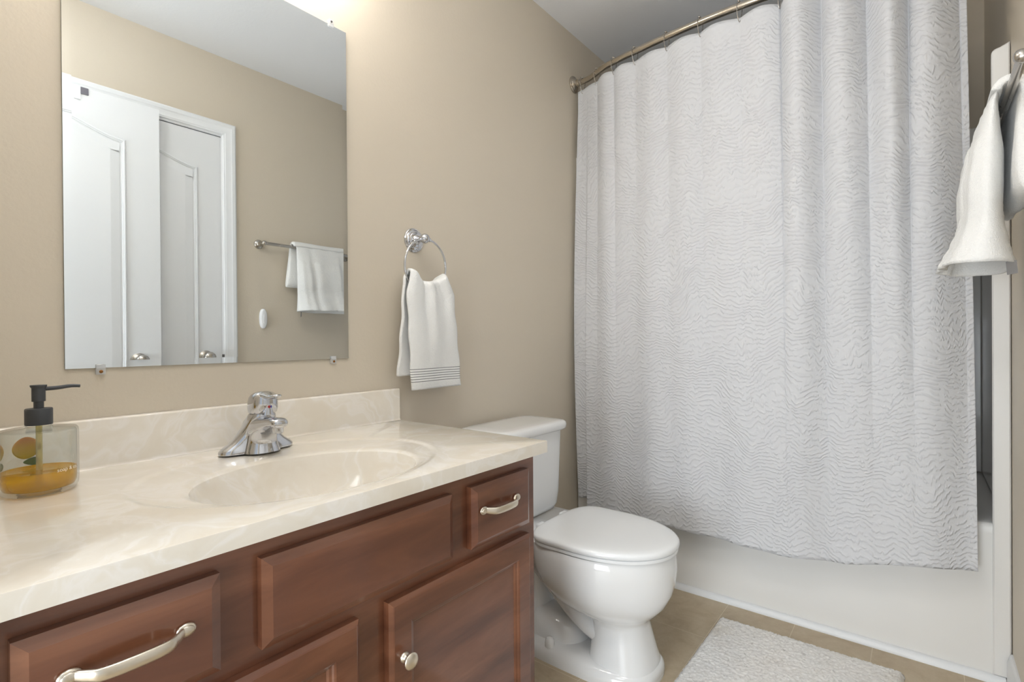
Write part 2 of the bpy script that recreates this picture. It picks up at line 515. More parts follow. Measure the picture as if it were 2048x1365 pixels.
# quarter round at the foot of the tub
rings = []
for x in (0.002, W2 - .014):
    r_ = [(x, TUB - .001, 0.0)] + [(x, TUB - .001 - .017 * cos(t), .021 * sin(t)) for t in [i * pi / 12 for i in range(7)]]
    rings.append(r_)
struct(MB().loft(rings), 'trim_1', M['white_trim'], 'white quarter round along the foot of the tub', angle=40)

# ------------------------------------------------------------------ doors on the right wall
def offset_poly(pts, d):
    n = len(pts); out = []
    for i in range(n):
        a, b, c = Vector(pts[i - 1]), Vector(pts[i]), Vector(pts[(i + 1) % n])
        e1 = (b - a).normalized(); e2 = (c - b).normalized()
        n1 = Vector((-e1.y, e1.x)); n2 = Vector((-e2.y, e2.x))
        bi = (n1 + n2); L = bi.length
        bi = bi / L if L > 1e-6 else n1
        k = d / max(0.3, bi.dot(n1))
        out.append((b.x + bi.x * k, b.y + bi.y * k))
    return out
def panel_outline(y0, y1, z0, z1, h):
    pts = [(y0, z0), (y1, z0)]
    N = 28
    for i in range(N + 1):
        t = 1 - 2 * i / N
        yy = (y0 + y1) / 2 + t * (y1 - y0) / 2
        pts.append((yy, z1 + h * (0.5 + 0.5 * cos(pi * t))))
    if h == 0: pts = [(y0, z0), (y1, z0), (y1, z1), (y0, z1)]
    return pts
def panel_mesh(x, outl):
    # moulded surround then raised field, standing proud of the face towards -x
    st = [(0.0, 0.002), (0.0, -.004), (.003, -.007), (.007, -.0075), (.009, -.005), (.0125, -.0045), (.014, -.001), (.020, -.0006), (.022, -.0030), (.055, -.0085), (.056, -.0085)]
    rings = [[(x + dx, a, b) for a, b in offset_poly(outl, off)] for off, dx in st]
    return MB().loft(rings, False, True)
def door_slab(name, x0, y0, y1, ztop, pin, ph, label, knob_y, knob_z):
    t = .035
    d = build(MB().box(x0, x0 + t, y0, y1, .012, ztop), name, M['white_trim'], bevel=.0015)
    d['kind'] = 'structure'; d['label'] = label
    a, b = y0 + pin, y1 - pin
    for k, (z0, z1, h) in enumerate(((.74, ztop - .175, ph), (.2, .62, 0))):
        o = build(panel_mesh(x0, panel_outline(a, b, z0, z1, h)), 'panel', M['white_trim'], angle=25); o.parent = d
    kb = MB().lathe((x0, knob_y, knob_z), 'x', [(.033, .001), (.033, -.004), (.026, -.009), (.013, -.012), (.011, -.026), (.017, -.032), (.025, -.04), (.0275, -.05), (.025, -.059), (.016, -.065), (.002, -.067)])
    o = build(kb, 'door_knob', M['brushed_nickel'], angle=50); o.parent = d; o['label'] = 'brushed nickel round knob'
    return d
door2 = door_slab('door_2', 1.424, .062, .847, 2.0636, .128, .068, 'white panel door standing open, seen left in the mirror', .760, .940)
o = build(MB().box(1.430, 1.453, .8465, .8485, .90, .957), 'latch_plate', M['dark_steel']); o.parent = door2
door1 = door_slab('door_1', W2 + .004, .42, 1.131, 2.038, .111, .062, 'closed white panel door in its casing, seen in the mirror', 1.05, .945)
# casing and jamb round the closed door
prof = [(0, 0), (.007, -.003), (.010, -.008), (.014, -.009), (.018, -.012), (.040, -.014), (.046, -.017), (.060, -.017), (.067, -.012), (.067, 0)]
yl, yr, zt = DB0 + .008, 1.127, 2.043
path = [(yl, 0), (yl, zt), (yr, zt), (yr, 0)]
rings = []
for i, (yy, zz) in enumerate(path):
    sy = -1 if i < 2 else 1; sz = 1 if i in (1, 2) else 0
    rings.append([(W2 + b, yy + sy * a, zz + sz * a) for a, b in prof])
mb = MB().loft(rings)
struct(mb, 'trim_2', M['white_trim'], 'white moulded casing round the closed door', angle=25)
mb = MB().box(W2 + .001, W2 + .09, DB0 + .0005, DB0 + .0055, 0, DTOP - .001).box(W2 + .001, W2 + .09, DB1 - .0042, DB1 - .0005, 0, DTOP - .001).box(W2 + .001, W2 + .09, DB0 + .006, DB1 - .006, 2.0415, DTOP - .0005)
struct(mb, 'trim_3', M['white_trim'], 'white door jamb inside the casing', smooth=False)
struct(MB().box(W2 + .042, W2 + .044, DB0 + .006, DB1 - .006, .0, 2.041), 'door_gap_shade', M['gap'], 'dark sheet standing for the shade behind the closed door')  # thin dark sheet in place of real shade round the door
o = build(MB().box(W2 - .004, W2 + .003, 1.1255, 1.1345, .90, .957), 'strike_plate', M['dark_steel']); o.parent = door1
# casing of the open doorway (room side)
rings = []
for i, (xx, zz) in enumerate([(OP0, 0), (OP0, 2.06), (OP1 - .002, 2.06)]):
    sx = -1 if i < 2 else 1; sz = 1 if i else 0
    rings.append([(xx + (sx * a if i < 2 else 0), .04 - b, zz + sz * a) for a, b in prof])
struct(MB().loft(rings), 'trim_5', M['white_trim'], 'white casing of the doorway beside the vanity', angle=25)

# small over-the-door hook on the open door's top edge
r = thing('over_door_hook', (1.424, .565, 2.0636), 'small white hook with grey pad over the top of the open door', 'hook')
build(MB().box(1.4205, 1.4230, .548, .569, 2.010, 2.0652).box(1.4205, 1.4620, .548, .569, 2.0645, 2.0665).box(1.4600, 1.4620, .548, .569, 2.010, 2.0652), 'strap', M['plastic_white'], r, smooth=False)
build(MB().box(1.4195, 1.4230, .5695, .595, 2.035, 2.0625), 'pad', M['grey_pad'], r, bevel=.0008)

# ------------------------------------------------------------------ vanity cabinet
VY0, VY1, VF = .058, 1.012, .528
r = thing('vanity_cabinet', (.28, .535, 0), 'cherry-stained wooden vanity cabinet under the cream marble sink top', 'cabinet')
mb = MB().box(.003, VF - .018, VY0, VY0 + .015, .09, .7515).box(.003, VF - .018, VY1 - .015, VY1, .09, .7515).box(.003, VF - .018, VY0 + .016, VY1 - .016, .09, .105).box(.003, .009, VY0 + .016, VY1 - .016, .106, .70)
# face frame
build(mb, 'carcass', M['wood'], r, smooth=False)
ff = MB()
for a in ((VY0, .098, .09, .7515), (.972, VY1, .09, .7515), (.098, .972, .70, .7515), (.098, .972, .09, .135), (.098, .972, .555, .61), (.286, .353, .61, .70), (.717, .784, .61, .70), (.498, .572, .135, .555)):
    ff.box(VF - .0175, VF, a[0], a[1], a[2], a[3])
build(ff, 'face_frame', M['wood'], r, smooth=False)
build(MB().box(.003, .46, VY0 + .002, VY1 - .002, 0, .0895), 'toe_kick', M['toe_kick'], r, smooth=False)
FX = .548
def front_steps(): return [(0, VF + .0005), (0, FX - .007), (.013, FX), (.0135, FX)]
def door_steps():
    return [(0, VF + .0005), (0, FX - .006), (.006, FX - .001), (.008, FX), (.046, FX), (.049, FX - .0015), (.051, FX - .0045), (.055, FX - .006), (.058, FX - .009), (.06, FX - .009)]
build(MB().rects(.347, .723, .591, .719, front_steps()), 'false_drawer_front', M['wood'], r, smooth=False)
def pull(root, par, yc, zc):
    x0 = FX
    for s_ in (-1, 1):
        pass
    mb = MB()
    hw = .056
    for s_ in (-1, 1):
        mb.sphere((x0 + .0035, yc + s_ * hw, zc), 1.0, 20, (.0042, .0115, .0085))
        mb.sphere((x0 + .0065, yc + s_ * hw, zc), 1.0, 20, (.0028, .0085, .006))
    pts = [(x0 + .006, yc - hw + .004, zc), (x0 + .014, yc - hw + .014, zc - .002), (x0 + .021, yc - hw + .026, zc - .003), (x0 + .0235, yc, zc - .003), (x0 + .021, yc + hw - .026, zc - .003), (x0 + .014, yc + hw - .014, zc - .002), (x0 + .006, yc + hw - .004, zc)]
    p = catmull(pts, 6)
    n = len(p)
    rr = [.0055 + .0024 * (sin(pi * i / (n - 1)) ** .5) for i in range(n)]
    r2 = [.0028 + .0008 * sin(pi * i / (n - 1)) for i in range(n)]
    mb.tube(p, r2, 14, rr, upv=(0, 0, 1))
    for s_ in (-1, 1):
        mb.sphere((x0 + .0195, yc + s_ * (hw - .0285), zc - .003), 1.0, 16, (.0055, .0028, .0075))
    o = build(mb, 'handle', M['satin_silver'], root, par, angle=60); o['label'] = 'satin silver bow pull'
for (a, b) in ((.777, .977), (.093, .293)):
    d = build(MB().rects(a, b, .591, .7193, front_steps()), 'drawer_front', M['wood'], r, smooth=False)
    pull(r, d, (a + b) / 2 - (.016 if a > .5 else 0), .667)
for (a, b, ky) in ((.565, .976, .594), (.094, .505, .476)):
    d = build(MB().rects(a, b, .12, .5675, door_steps()), 'door', M['wood'], r, angle=12)
    kn = MB().lathe((FX, ky, .463), 'x', [(.0095, .0), (.0095, .0025), (.0075, .0045), (.0055, .007), (.005, .012), (.0075, .0155), (.0135, .0175), (.0145, .0195), (.0135, .0215), (.009, .0235), (.001, .0243)], 32)
    o = build(kn, 'knob', M['satin_silver'], r, d, angle=50); o['label'] = 'satin silver round knob'

# ------------------------------------------------------------------ vanity top with basin
CT, CTH, CFR, CY0, CY1 = .780, .028, .5628, .045, 1.0223
r = thing('sink', (.28, .535, CT - CTH), 'glossy cream cultured marble sink top on the wooden cabinet', 'sink')
N = 160
ANG = [2 * pi * k / N for k in range(N)]
def ellring(cx, cy, a, b, z): return [(cx + b * cos(t), cy + a * sin(t), z) for t in ANG]
def rectring(z, ins=0):
    x0, x1, y0, y1 = .0205 + 0 * ins, CFR - ins, CY0 + ins, CY1 - ins
    cx, cy = .305, .54
    out = []
    for t in ANG:
        dx, dy = cos(t), sin(t)
        ks = []
        if dx > 1e-9: ks.append((x1 - cx) / dx)
        if dx < -1e-9: ks.append((x0 - cx) / dx)
        if dy > 1e-9: ks.append((y1 - cy) / dy)
        if dy < -1e-9: ks.append((y0 - cy) / dy)
        k = min(ks); out.append([cx + dx * k, cy + dy * k, z])
    for tx, ty in ((x0, y0), (x0, y1), (x1, y0), (x1, y1)):
        j = min(range(N), key=lambda i: (out[i][0] - tx) ** 2 + (out[i][1] - ty) ** 2)
        out[j][0], out[j][1] = tx, ty
    return [tuple(p) for p in out]
rings = [rectring(CT - CTH), rectring(CT - .0022), rectring(CT - .0006, .0006), rectring(CT, .0025),
         ellring(0.3040, 0.5450, 0.2930, 0.2305, CT - 0.00000), ellring(0.3045, 0.5449, 0.2905, 0.2281, CT - 0.00011), ellring(0.3050, 0.5448, 0.2880, 0.2258, CT - 0.00044), ellring(0.3055, 0.5446, 0.2855, 0.2234, CT - 0.00093), ellring(0.3060, 0.5445, 0.2830, 0.2210, CT - 0.00150), ellring(0.3065, 0.5444, 0.2805, 0.2186, CT - 0.00207), ellring(0.3070, 0.5443, 0.2780, 0.2162, CT - 0.00256), ellring(0.3075, 0.5441, 0.2755, 0.2139, CT - 0.00289), ellring(0.3080, 0.5440, 0.2730, 0.2115, CT - 0.00300), ellring(.312, .542, .266, .205, CT - .0034),
         ellring(.355, .537, .222, .172, CT - .0042), ellring(.3625, .535, .213, .1635, CT - .0050), ellring(.364, .535, .208, .1595, CT - .0085)]
build(MB().loft(rings, False, False), 'countertop', M['marble'], r, angle=50)
bz = CT - .0085
br = [ellring(.364, .535, .208, .1595, bz), ellring(.3645, .535, .203, .155, bz - .012), ellring(.364, .535, .194, .147, bz - .035), ellring(.362, .535, .178, .134, bz - .065),
      ellring(.358, .535, .150, .113, bz - .095), ellring(.352, .535, .110, .085, bz - .115), ellring(.346, .535, .06, .05, bz - .125), ellring(.342, .535, .024, .024, bz - .128)]
build(MB().loft(br, False, True), 'basin', M['marble'], r, angle=60)
build(MB().lathe((.342, .535, bz - .1278), 'z', [(.0235, 0), (.0235, .002), (.019, .0035), (.017, .002), (.016, .006), (.001, .008)], 32), 'drain', M['chrome'], r)
BS = .0953
bsp = MB()
x_ = [(.001, CT - CTH), (.0204, CT - CTH), (.0204, CT - .0002)] 
rings = []
for y in (CY0, CY1):
    rings.append([(.001, y, CT - CTH), (.0204, y, CT - CTH), (.0204, y, CT + .0001), (.024, y, CT + .0003), (.0215, y, CT + .002), (.0203, y, CT + .006), (.02, y, CT + BS - .004), (.0188, y, CT + BS - .001), (.016, y, CT + BS), (.001, y, CT + BS)])
bsp.loft(rings)
build(bsp, 'backsplash', M['marble'], r, angle=50)

# ------------------------------------------------------------------ faucet
fx, fy, fz = .100, .552, CT + .0005
r = thing('faucet', (fx, fy, fz), 'chrome single-lever faucet at the back of the sink', 'faucet')
def fr(z, a, b, cx=0.0, n=2.3): return [(fx + cx + b_, fy + a_, fz + z) for b_, a_ in [(p[0], p[1]) for p in sell(0, 0, 0, b, a, n, 48)]]
mb = MB().loft([fr(0, .081, .027), fr(.006, .081, .027), fr(.010, .0775, .0262), fr(.015, .071, .0256), fr(.021, .062, .0250, .001), fr(.030, .0525, .0246, .002),
                fr(.042, .0435, .0245, .004), fr(.056, .0365, .0250, .010), fr(.070, .0320, .0250, .017), fr(.082, .0275, .0240, .023), fr(.0845, .026, .022, .024)])
def pd(z, x0, x1, w, n=2.8): return [(fx + (x0 + x1) / 2 + p[0], fy + p[1], fz + z) for p in sell(0, 0, 0, (x1 - x0) / 2, w, n, 48)]
mb.loft([pd(0, -.02, .0520, .0400, 2.3), pd(.006, -.02, .0505, .0385, 2.3), pd(.016, -.02, .0475, .0355, 2.3), pd(.028, -.02, .0470, .0325, 2.4), pd(.038, -.018, .0515, .0305, 2.5), pd(.046, -.015, .0600, .0285), pd(.052, -.012, .070, .0268), pd(.060, -.01, .074, .0245)])
def sp(x, zc, hw, hh, n=2.6):
    return [(fx + x, fy + p[0], fz + zc + p[1]) for p in sell(0, 0, 0, hw, hh, n, 36)]
mb.loft([sp(.000, .045, .034, .034), sp(.018, .048, .033, .032), sp(.034, .0535, .0295, .0250), sp(.050, .0590, .0255, .0190), sp(.066, .064, .0222, .0150), sp(.082, .0675, .0195, .012), sp(.096, .069, .0185, .0108), sp(.104, .0685, .0165, .0098), sp(.108, .068, .0125, .0075), sp(.1095, .068, .007, .004)])
build(mb, 'body', M['chrome'], r, angle=60)
build(MB().lathe((fx + .092, fy, fz + .047), 'z', [(.0095, 0), (.0112, .001), (.0118, .004), (.0118, .016)], 32), 'aerator', M['chrome'], r)
mb = MB()
def hr(z, rr, cx, rx_=None): return [(fx + cx + p[0], fy + p[1], fz + z) for p in sell(0, 0, 0, rx_ or rr, rr, 2.2, 40)]
mb.loft([hr(.0845, .0245, 0.0260), hr(.087, .0282, 0.0265), hr(.097, .0302, 0.0275), hr(.110, .0300, 0.0285), hr(.119, .0285, 0.0300), hr(.1255, .025, 0.0315), hr(.130, .0185, 0.0330), hr(.1325, .010, 0.0340), hr(.133, .002, 0.0340)])
def lv(x, zc, hw, hh): return [(fx + x, fy + p[0], fz + zc + p[1]) for p in sell(0, 0, 0, hw, hh, 2.2, 28)]
mb.loft([lv(0.0260, .1215, .022, .0085), lv(0.0410, .1245, .0205, .008), lv(0.0550, .1245, .0165, .0066), lv(0.0670, .1225, .0130, .0055), lv(0.0770, .1225, .0118, .005), lv(0.0870, .1245, .0108, .0046), lv(0.0950, .1262, .008, .0034), lv(0.0980, .127, .003, .0014)])
mb.loft([[(fx + x, fy + w * a, fz + z) for a, x in ((-1, .0550), (-.5, .0586), (.5, .0586), (1, .0550), (.5, .051), (-.5, .051))] for z, w in ((.083, .0105), (.092, .0092), (.104, .0062), (.107, .004))])
hd = build(mb, 'lever_handle', M['chrome'], r, angle=60)
build(MB().sphere((fx + .0582, fy - .0012, fz + .1005), 1, 14, (.0016, .0030, .0034)), 'hot_mark', M['red_dot'], r, hd)
build(MB().sphere((fx + .0580, fy + .0030, fz + .1005), 1, 14, (.0013, .0022, .0032)), 'cold_mark', M['blue_dot'], r, hd)

# ------------------------------------------------------------------ soap dispenser
bx, by, bz0, br_ = .134, .1825, CT + .0004, .0502
Q = br_ / .0605
r = thing('soap_dispenser', (bx, by, bz0), 'low round glass soap dispenser with dark grey pump and yellow soap', 'soap dispenser')
ho, hi = .1035, .0
po = [(.030 * Q, 0), (.050 * Q, 0), (.0565 * Q, .003), (.0600 * Q, .010), (br_, .020), (br_, .096), (.0596 * Q, .1005), (.0575 * Q, .1030), (.050 * Q, .1040), (.0215, .1060), (.0172, .1085), (.0170, .1130)]
pi_ = [(.0150, .1130), (.0152, .1080), (.020, .1034), (.048 * Q, .1015), (.0555 * Q, .1002), (br_ - .0026, .0965), (br_ - .0026, .022), (.0563 * Q, .014), (.053 * Q, .0085), (.046 * Q, .0065), (.002, .0062)]
build(MB().lathe((bx, by, bz0), 'z', [(.0005, .0006), (.028, .0006)] + po + pi_, 72), 'bottle', M['bottle_glass'], r, angle=40)
build(MB().lathe((bx, by, bz0), 'z', [(.001, .0066), (.046 * Q, .0069), (.0526 * Q, .0089), (.0560 * Q, .0145), (br_ - .0030, .022), (br_ - .0030, .0364), (br_ - .0042, .0356), (.001, .0356)], 72), 'liquid', M['liquid_soap'], r, angle=40)
mb = MB().lathe((bx, by, bz0), 'z', [(.0172, .1095), (.0176, .1105), (.0176, .1345), (.0168, .136), (.0085, .1362), (.0065, .1366), (.0065, .147), (.0088, .1475), (.0088, .1690), (.0105, .1715), (.0107, .174), (.001, .1745)], 40)
pm = build(mb, 'pump', M['pump_plastic'], r, angle=30)
nz = catmull([(bx, by + .006, bz0 + .1675), (bx + .003, by + .022, bz0 + .1680), (bx + .005, by + .040, bz0 + .1700), (bx + .006, by + .052, bz0 + .1690)], 6)
build(MB().tube(nz, [.0036 - .0010 * i / (len(nz) - 1) for i in range(len(nz))], 14), 'nozzle', M['pump_plastic'], r, pm)
build(MB().tube([(bx, by, bz0 + .0085), (bx, by, bz0 + .108)], .0042, 16), 'dip_tube', M['dip_tube'], r, pm)
def decal(outline, ang0, zc, rad, name, mat, par):
    mb = MB(); K = 6; n = len(outline); uv = []
    us = [p[0] for p in outline]; vs = [p[1] for p in outline]
    def place(u, v):
        a = ang0 + u / rad
        return (bx + rad * cos(a), by + rad * sin(a), bz0 + zc + v)
    vv = []
    for k in range(1, K + 1):
        for u, v in outline:
            vv.append(place(u * k / K, v * k / K)); uv.append((.5, .5 + .5 * v * k / K / max(max(vs), 1e-6)))
    vv.append(place(0, 0)); uv.append((.5, .5))
    ff = []
    for k in range(K - 1):
        for j in range(n): ff.append((k * n + j, k * n + (j + 1) % n, (k + 1) * n + (j + 1) % n, (k + 1) * n + j))
    for j in range(n): ff.append((len(vv) - 1, (j + 1) % n, j))
    mb.add(vv, ff)
    o = build(mb, name, mat, r, par, uv=uv, solid=.0001)
    return o
bot = [c for c in r.children if c.name.startswith('bottle')][0]
lem = [(.0175 * cos(t) * (1 + .12 * cos(2 * t)), .0185 * sin(t)) for t in [2 * pi * i / 40 for i in range(40)]]
lea = [(-.0 + .011 * cos(t), .0065 * sin(t) * (1 - .4 * cos(t))) for t in [2 * pi * i / 24 for i in range(24)]]
# fruit prints round the glass; the far one shows through the bottle
for a0, z0 in ((pi + .17, .066), (-pi / 2 - .35, .066)):
    decal(lem, a0, z0, br_ + .0003, 'fruit_print', M['lemon'], bot)
    decal(lea, a0 - .14, z0 - .0235, br_ + .0003, 'leaf_print', M['leaf_ink'], bot)
# lettering on the glass
def text_mesh(body, size):
    cu = bpy.data.curves.new('lettering', 'FONT'); cu.body = body; cu.size = size; cu.extrude = 0.0; cu.resolution_u = 3
    to = bpy.data.objects.new('lettering_tmp', cu); C.objects.link(to)
    dg = bpy.context.evaluated_depsgraph_get(); dg.update()
    me = bpy.data.meshes.new_from_object(to.evaluated_get(dg))
    v = [tuple(x.co) for x in me.vertices]; f = [tuple(p.vertices) for p in me.polygons]
    bpy.data.objects.remove(to, do_unlink=True); bpy.data.curves.remove(cu); bpy.data.meshes.remove(me)
    return v, f
v, f = text_mesh('soap & co.', .0085)
wd_ = max(p[0] for p in v)
a0 = .62
vv = []
for px, py, pz in v:
    a = a0 + (px - wd_ / 2) / br_
    vv.append((bx + (br_ + .0004) * cos(a), by + (br_ + .0004) * sin(a), bz0 + .036 + py))
build(MB().add(vv, f), 'lettering', M['white_ink'], r, bot, smooth=False)

# ------------------------------------------------------------------ mirror and its clips
MY0, MY1, MZ0, MZ1 = .2408, .8536, .9733, 1.885
r = thing('wall_mirror', (.003, (MY0 + MY1) / 2, MZ0), 'frameless rectangular mirror on the beige wall above the sink', 'mirror')
mb = MB().rects(MY0, MY1, MZ0, MZ1, [(0, .0055), (.0135, .0058)], False, True)
# rects faces +x : bevel strip then flat plate
build(mb, 'mirror_plate', M['mirror'], r, smooth=False)
build(MB().box(.001, .0054, MY0, MY1, MZ0, MZ1), 'glass_edge', M['mirror_edge'], r, smooth=False)
def clip(y, z, s_, lab):
    r = thing('mirror_clip', (.0, y, z), lab, 'clip', 'clear plastic mirror clips')
    mb = MB().box(.0008, .0098, y - .0075, y + .0075, min(z, z + s_ * .012), max(z, z + s_ * .012)).box(.0062, .0098, y - .0075, y + .0075, min(z - s_ * .008, z), max(z - s_ * .008, z))
    build(mb, 'clip_body', M['clear_plastic'], r, bevel=.001)
    build(MB().lathe((.0098, y, z + s_ * .0062), 'x', [(.0032, 0), (.0032, .0008), (.0022, .0016), (.001, .0018)], 16), 'screw', M['rusty_screw'] if s_ < 0 else M['dark_steel'], r)
clip(.806, MZ1 + .001, 1, 'clear plastic clip on the top edge of the mirror near its right corner')
clip(.294, MZ0 - .001, -1, 'clear plastic clip with rusty screw under the mirror, left one, above the soap')
clip(.805, MZ0 - .001, -1, 'clear plastic clip under the mirror near its lower right corner')

# ------------------------------------------------------------------ vanity light above the mirror
r = thing('vanity_light', (0, .53, 2.13), 'nickel vanity light bar with round frosted globes above the mirror', 'wall lamp')
build(MB().box(.001, .022, .27, .79, 2.11, 2.17), 'back_plate', M['brushed_nickel'], r, bevel=.004)
for k in range(3):
    y = .33 + k * .20
    g = build(MB().sphere((.105, y, 2.10), .052, 24), 'globe', M['globe'], r)
    build(MB().tube([(.022, y, 2.14), (.07, y, 2.155), (.105, y, 2.152)], .008, 12).lathe((.105, y, 2.145), 'z', [(.024, 0), (.024, .012), (.012, .02)], 20), 'arm', M['brushed_nickel'], r)

r = thing('fill_dome', (.92, .28, CEIL), 'round white flush dome added unseen on the ceiling as fill light', 'fill lamp')  # invented fixture out of view, added to light the room more evenly
build(MB().lathe((.92, .28, CEIL), 'z', [(.165, -.001), (.165, -.018), (.150, -.024)], 40), 'base', M['brushed_nickel'], r)
build(MB().lathe((.92, .28, CEIL - .025), 'z', [(.148, 0), (.147, -.02), (.13, -.055), (.095, -.08), (.05, -.094), (.001, -.098)], 48), 'shade', M['dome'], r)

# ------------------------------------------------------------------ towel ring and hand towel
ty, tz = 1.099, 1.34
r = thing('towel_ring', (0, ty, tz), 'chrome towel ring with round stepped wall plate', 'towel ring')
pr = [(.0385, .0005), (.0385, .003), (.036, .006), (.0335, .0065), (.032, .009), (.028, .0115), (.0255, .0118), (.0235, .0145), (.0185, .017), (.0155, .0175), (.0135, .021), (.0095, .024), (.0085, .034), (.0095, .044), (.0085, .048)]
build(MB().lathe((0, ty, tz), 'x', pr, 40), 'wall_plate', M['chrome'], r, angle=25)
build(MB().sphere((.058, ty - .004, tz - .002), .0155, 28).tube([(.058, ty - .024, tz - .004), (.058, ty + .016, tz - .004)], .007, 14), 'ball_post', M['chrome'], r, angle=50)
RC, RR = (.060, 1.100, 1.252), .0845
ring = [(RC[0] - .004 * (1 - cos(t)), RC[1] + RR * sin(t), RC[2] + RR * cos(t)) for t in [2 * pi * i / 72 for i in range(72)]]
build(MB().tube(ring, .0033, 12, closed=True, upv=(1, 0, 0)), 'ring', M['chrome'], r, angle=60)

def cloth_sheet(fn, nu, nv):
    mb = MB(); v = [fn(i / nu, j / nv) for j in range(nv + 1) for i in range(nu + 1)]
    f = [(j * (nu + 1) + i, j * (nu + 1) + i + 1, (j + 1) * (nu + 1) + i + 1, (j + 1) * (nu + 1) + i) for j in range(nv) for i in range(nu)]
    return mb.add(v, f)
# sheet runs: back hem -> up -> over the ring -> down -> front hem
TZB, TZF, TZT = .915, .872, 1.222
def towel_fn(u, v):
    e = 2 * u - 1
    L1 = TZT - TZB; L2 = TZT - TZF; arc = .05
    s_ = v * (L1 + L2 + arc)
    if s_ < L1:
        k = s_ / L1; z = TZB + L1 * k; side = -1; h = 1 - k
    elif s_ < L1 + arc:
        k = (s_ - L1) / arc; z = TZT; side = -cos(pi * k); h = 0
    else:
        k = (s_ - L1 - arc) / L2; z = TZT - L2 * k; side = 1; h = k
    h = min(1.0, max(0.0, h))
    top_w, bot_w = (.088, .104)
    hw = lerp([0, .05, .16, 1], [.072, .080, .094, .104], h)
    cy = lerp([0, 1], [1.1000, 1.1300 if side > 0 else 1.088], h) 
    if side < -.2: hw = lerp([0, .05, 1], [.072, .084, .094], h)
    sag = -.028 * (1 - e * e) * (1 - h) ** 3 if h < 1 else 0
    if abs(side) < 1 and h == 0: z = TZT + .007 * (1 - side * side)
    lift = .013 * math.exp(-((e + .82) / .2) ** 2) * (1 - h) ** 4 + .004 * math.exp(-((e - .9) / .2) ** 2) * (1 - h) ** 4
    dz = sag + lift
    x = .0602 + side * (.0115 + .004 * (1 - h))
    fold = .007 * (1 - h) ** 1.2 * sin(e * 8.5 + 1) + .004 * sin(e * 3.1 + h * 4) * (.4 + .6 * h) + .003 * sin(e * 15 + 2) * (1 - h) ** 2
    x += side * fold if abs(side) > .3 else 0
    if side > .5: x += .010 * h * (1 - h) * 4 * .5 - .004 * h
    y = cy + e * hw + .002 * sin(z * 60 + e)
    return (x, y, z + dz)
r = thing('hand_towel', (.054, 1.12, .872), 'white hand towel with thin grey stripes hanging from the chrome ring', 'towel')
build(cloth_sheet(towel_fn, 44, 130), 'cloth', M['terry_striped'], r, angle=180, solid=.0085)

# ------------------------------------------------------------------ toilet
TY = 1.467
r = thing('toilet', (.36, TY, 0), 'white two-piece toilet with the lid closed, beside the vanity', 'toilet')
def egg(z, w, front, back, x0, nf=2.0, nb=2.6, N=64):
    out = []
    for k in range(N):
        t = 2 * pi * k / N; c, s_ = cos(t), sin(t)
        if c >= 0: out.append((x0 + front * abs(c) ** (2 / nf), TY + w * math.copysign(abs(s_) ** (2 / nf), s_), z))
        else: out.append((x0 - back * abs(c) ** (2 / nb), TY + w * math.copysign(abs(s_) ** (2 / nb), s_), z))
    return out
mb = MB()
mb.loft([egg(.0, .110, .125, .09, .53, 2.8, 3.0), egg(.010, .1105, .125, .09, .53, 2.8, 3.0), egg(.03, .106, .118, .085, .53, 2.8, 3), egg(.07, .096, .105, .08, .53, 2.7, 3), egg(.12, .086, .093, .076, .53, 2.6, 3),
         egg(.150, .082, .088, .076, .528, 2.5), egg(.165, .086, .091, .085, .525, 2.3), egg(.178, .100, .110, .11, .515), egg(.198, .128, .148, .15, .50), egg(.225, .154, .184, .18, .487),
         egg(.262, .174, .214, .20, .475), egg(.300, .184, .237, .20, .461), egg(.335, .1865, .2405, .21, .461), egg(.360, .1855, .239, .215, .461), egg(.378, .183, .235, .215, .461), egg(.386, .179, .230, .21, .461), egg(.387, .14, .19, .17, .461)])
# shelf under the tank
def rr(x0, x1, hw, z, n=4.5, N=48): return [(p[0], p[1], z) for p in sell((x0 + x1) / 2, TY, z, (x1 - x0) / 2, hw, n, N)]
mb.loft([rr(.08, .34, .085, .30), rr(.05, .36, .13, .335), rr(.035, .37, .155, .36), rr(.03, .37, .16, .385), rr(.034, .366, .156, .39)])
# foot plate, outlet hump and trapway
def plate(z, ins): return egg(z, .129 - ins, .255 - ins, .235 - ins, .40, 3.2, 4.0)
mb.loft([plate(0, .001), plate(.016, 0), plate(.030, .003), plate(.042, .012), plate(.050, .035), plate(.053, .075)])
mb.loft([rr(.19, .425, .094, .03, 2.6), rr(.195, .418, .090, .06, 2.6), rr(.205, .400, .080, .095, 2.4), rr(.225, .375, .062, .116, 2.3), rr(.26, .34, .03, .125, 2.2)])
tp = catmull([(.16, TY, .30), (.24, TY, .275), (.32, TY, .215), (.40, TY, .150), (.47, TY, .115), (.54, TY, .11)], 6)
mb.tube(tp, [.080] * len(tp), 28, [.044] * len(tp))
mb.tube(catmull([(.18, TY, .30), (.20, TY, .2), (.21, TY, .1), (.21, TY, .02)], 5), .062, 24)
build(mb, 'bowl', M['porcelain'], r, angle=50)
def lidring(z, ins, N=72):
    w, fr_, bk, x0 = .1855 - ins, .240 - ins, .184 - ins, .468
    out = []
    for k in range(N):
        t = 2 * pi * k / N; c, s_ = cos(t), sin(t)
        if c >= 0: out.append((x0 + fr_ * abs(c) ** (2 / 2.05), TY + w * math.copysign(abs(s_) ** (2 / 2.05), s_), z))
        else: out.append((x0 - bk * abs(c) ** (2 / 7.0), TY + (w - .022 * abs(c) ** 2) * math.copysign(abs(s_) ** (2 / 3.6), s_), z))
    return out
build(MB().loft([lidring(.3885, .008), lidring(.3895, .004), lidring(.393, .0035), lidring(.398, .004), lidring(.400, .007)]), 'seat', M['seat_plastic'], r, angle=50)
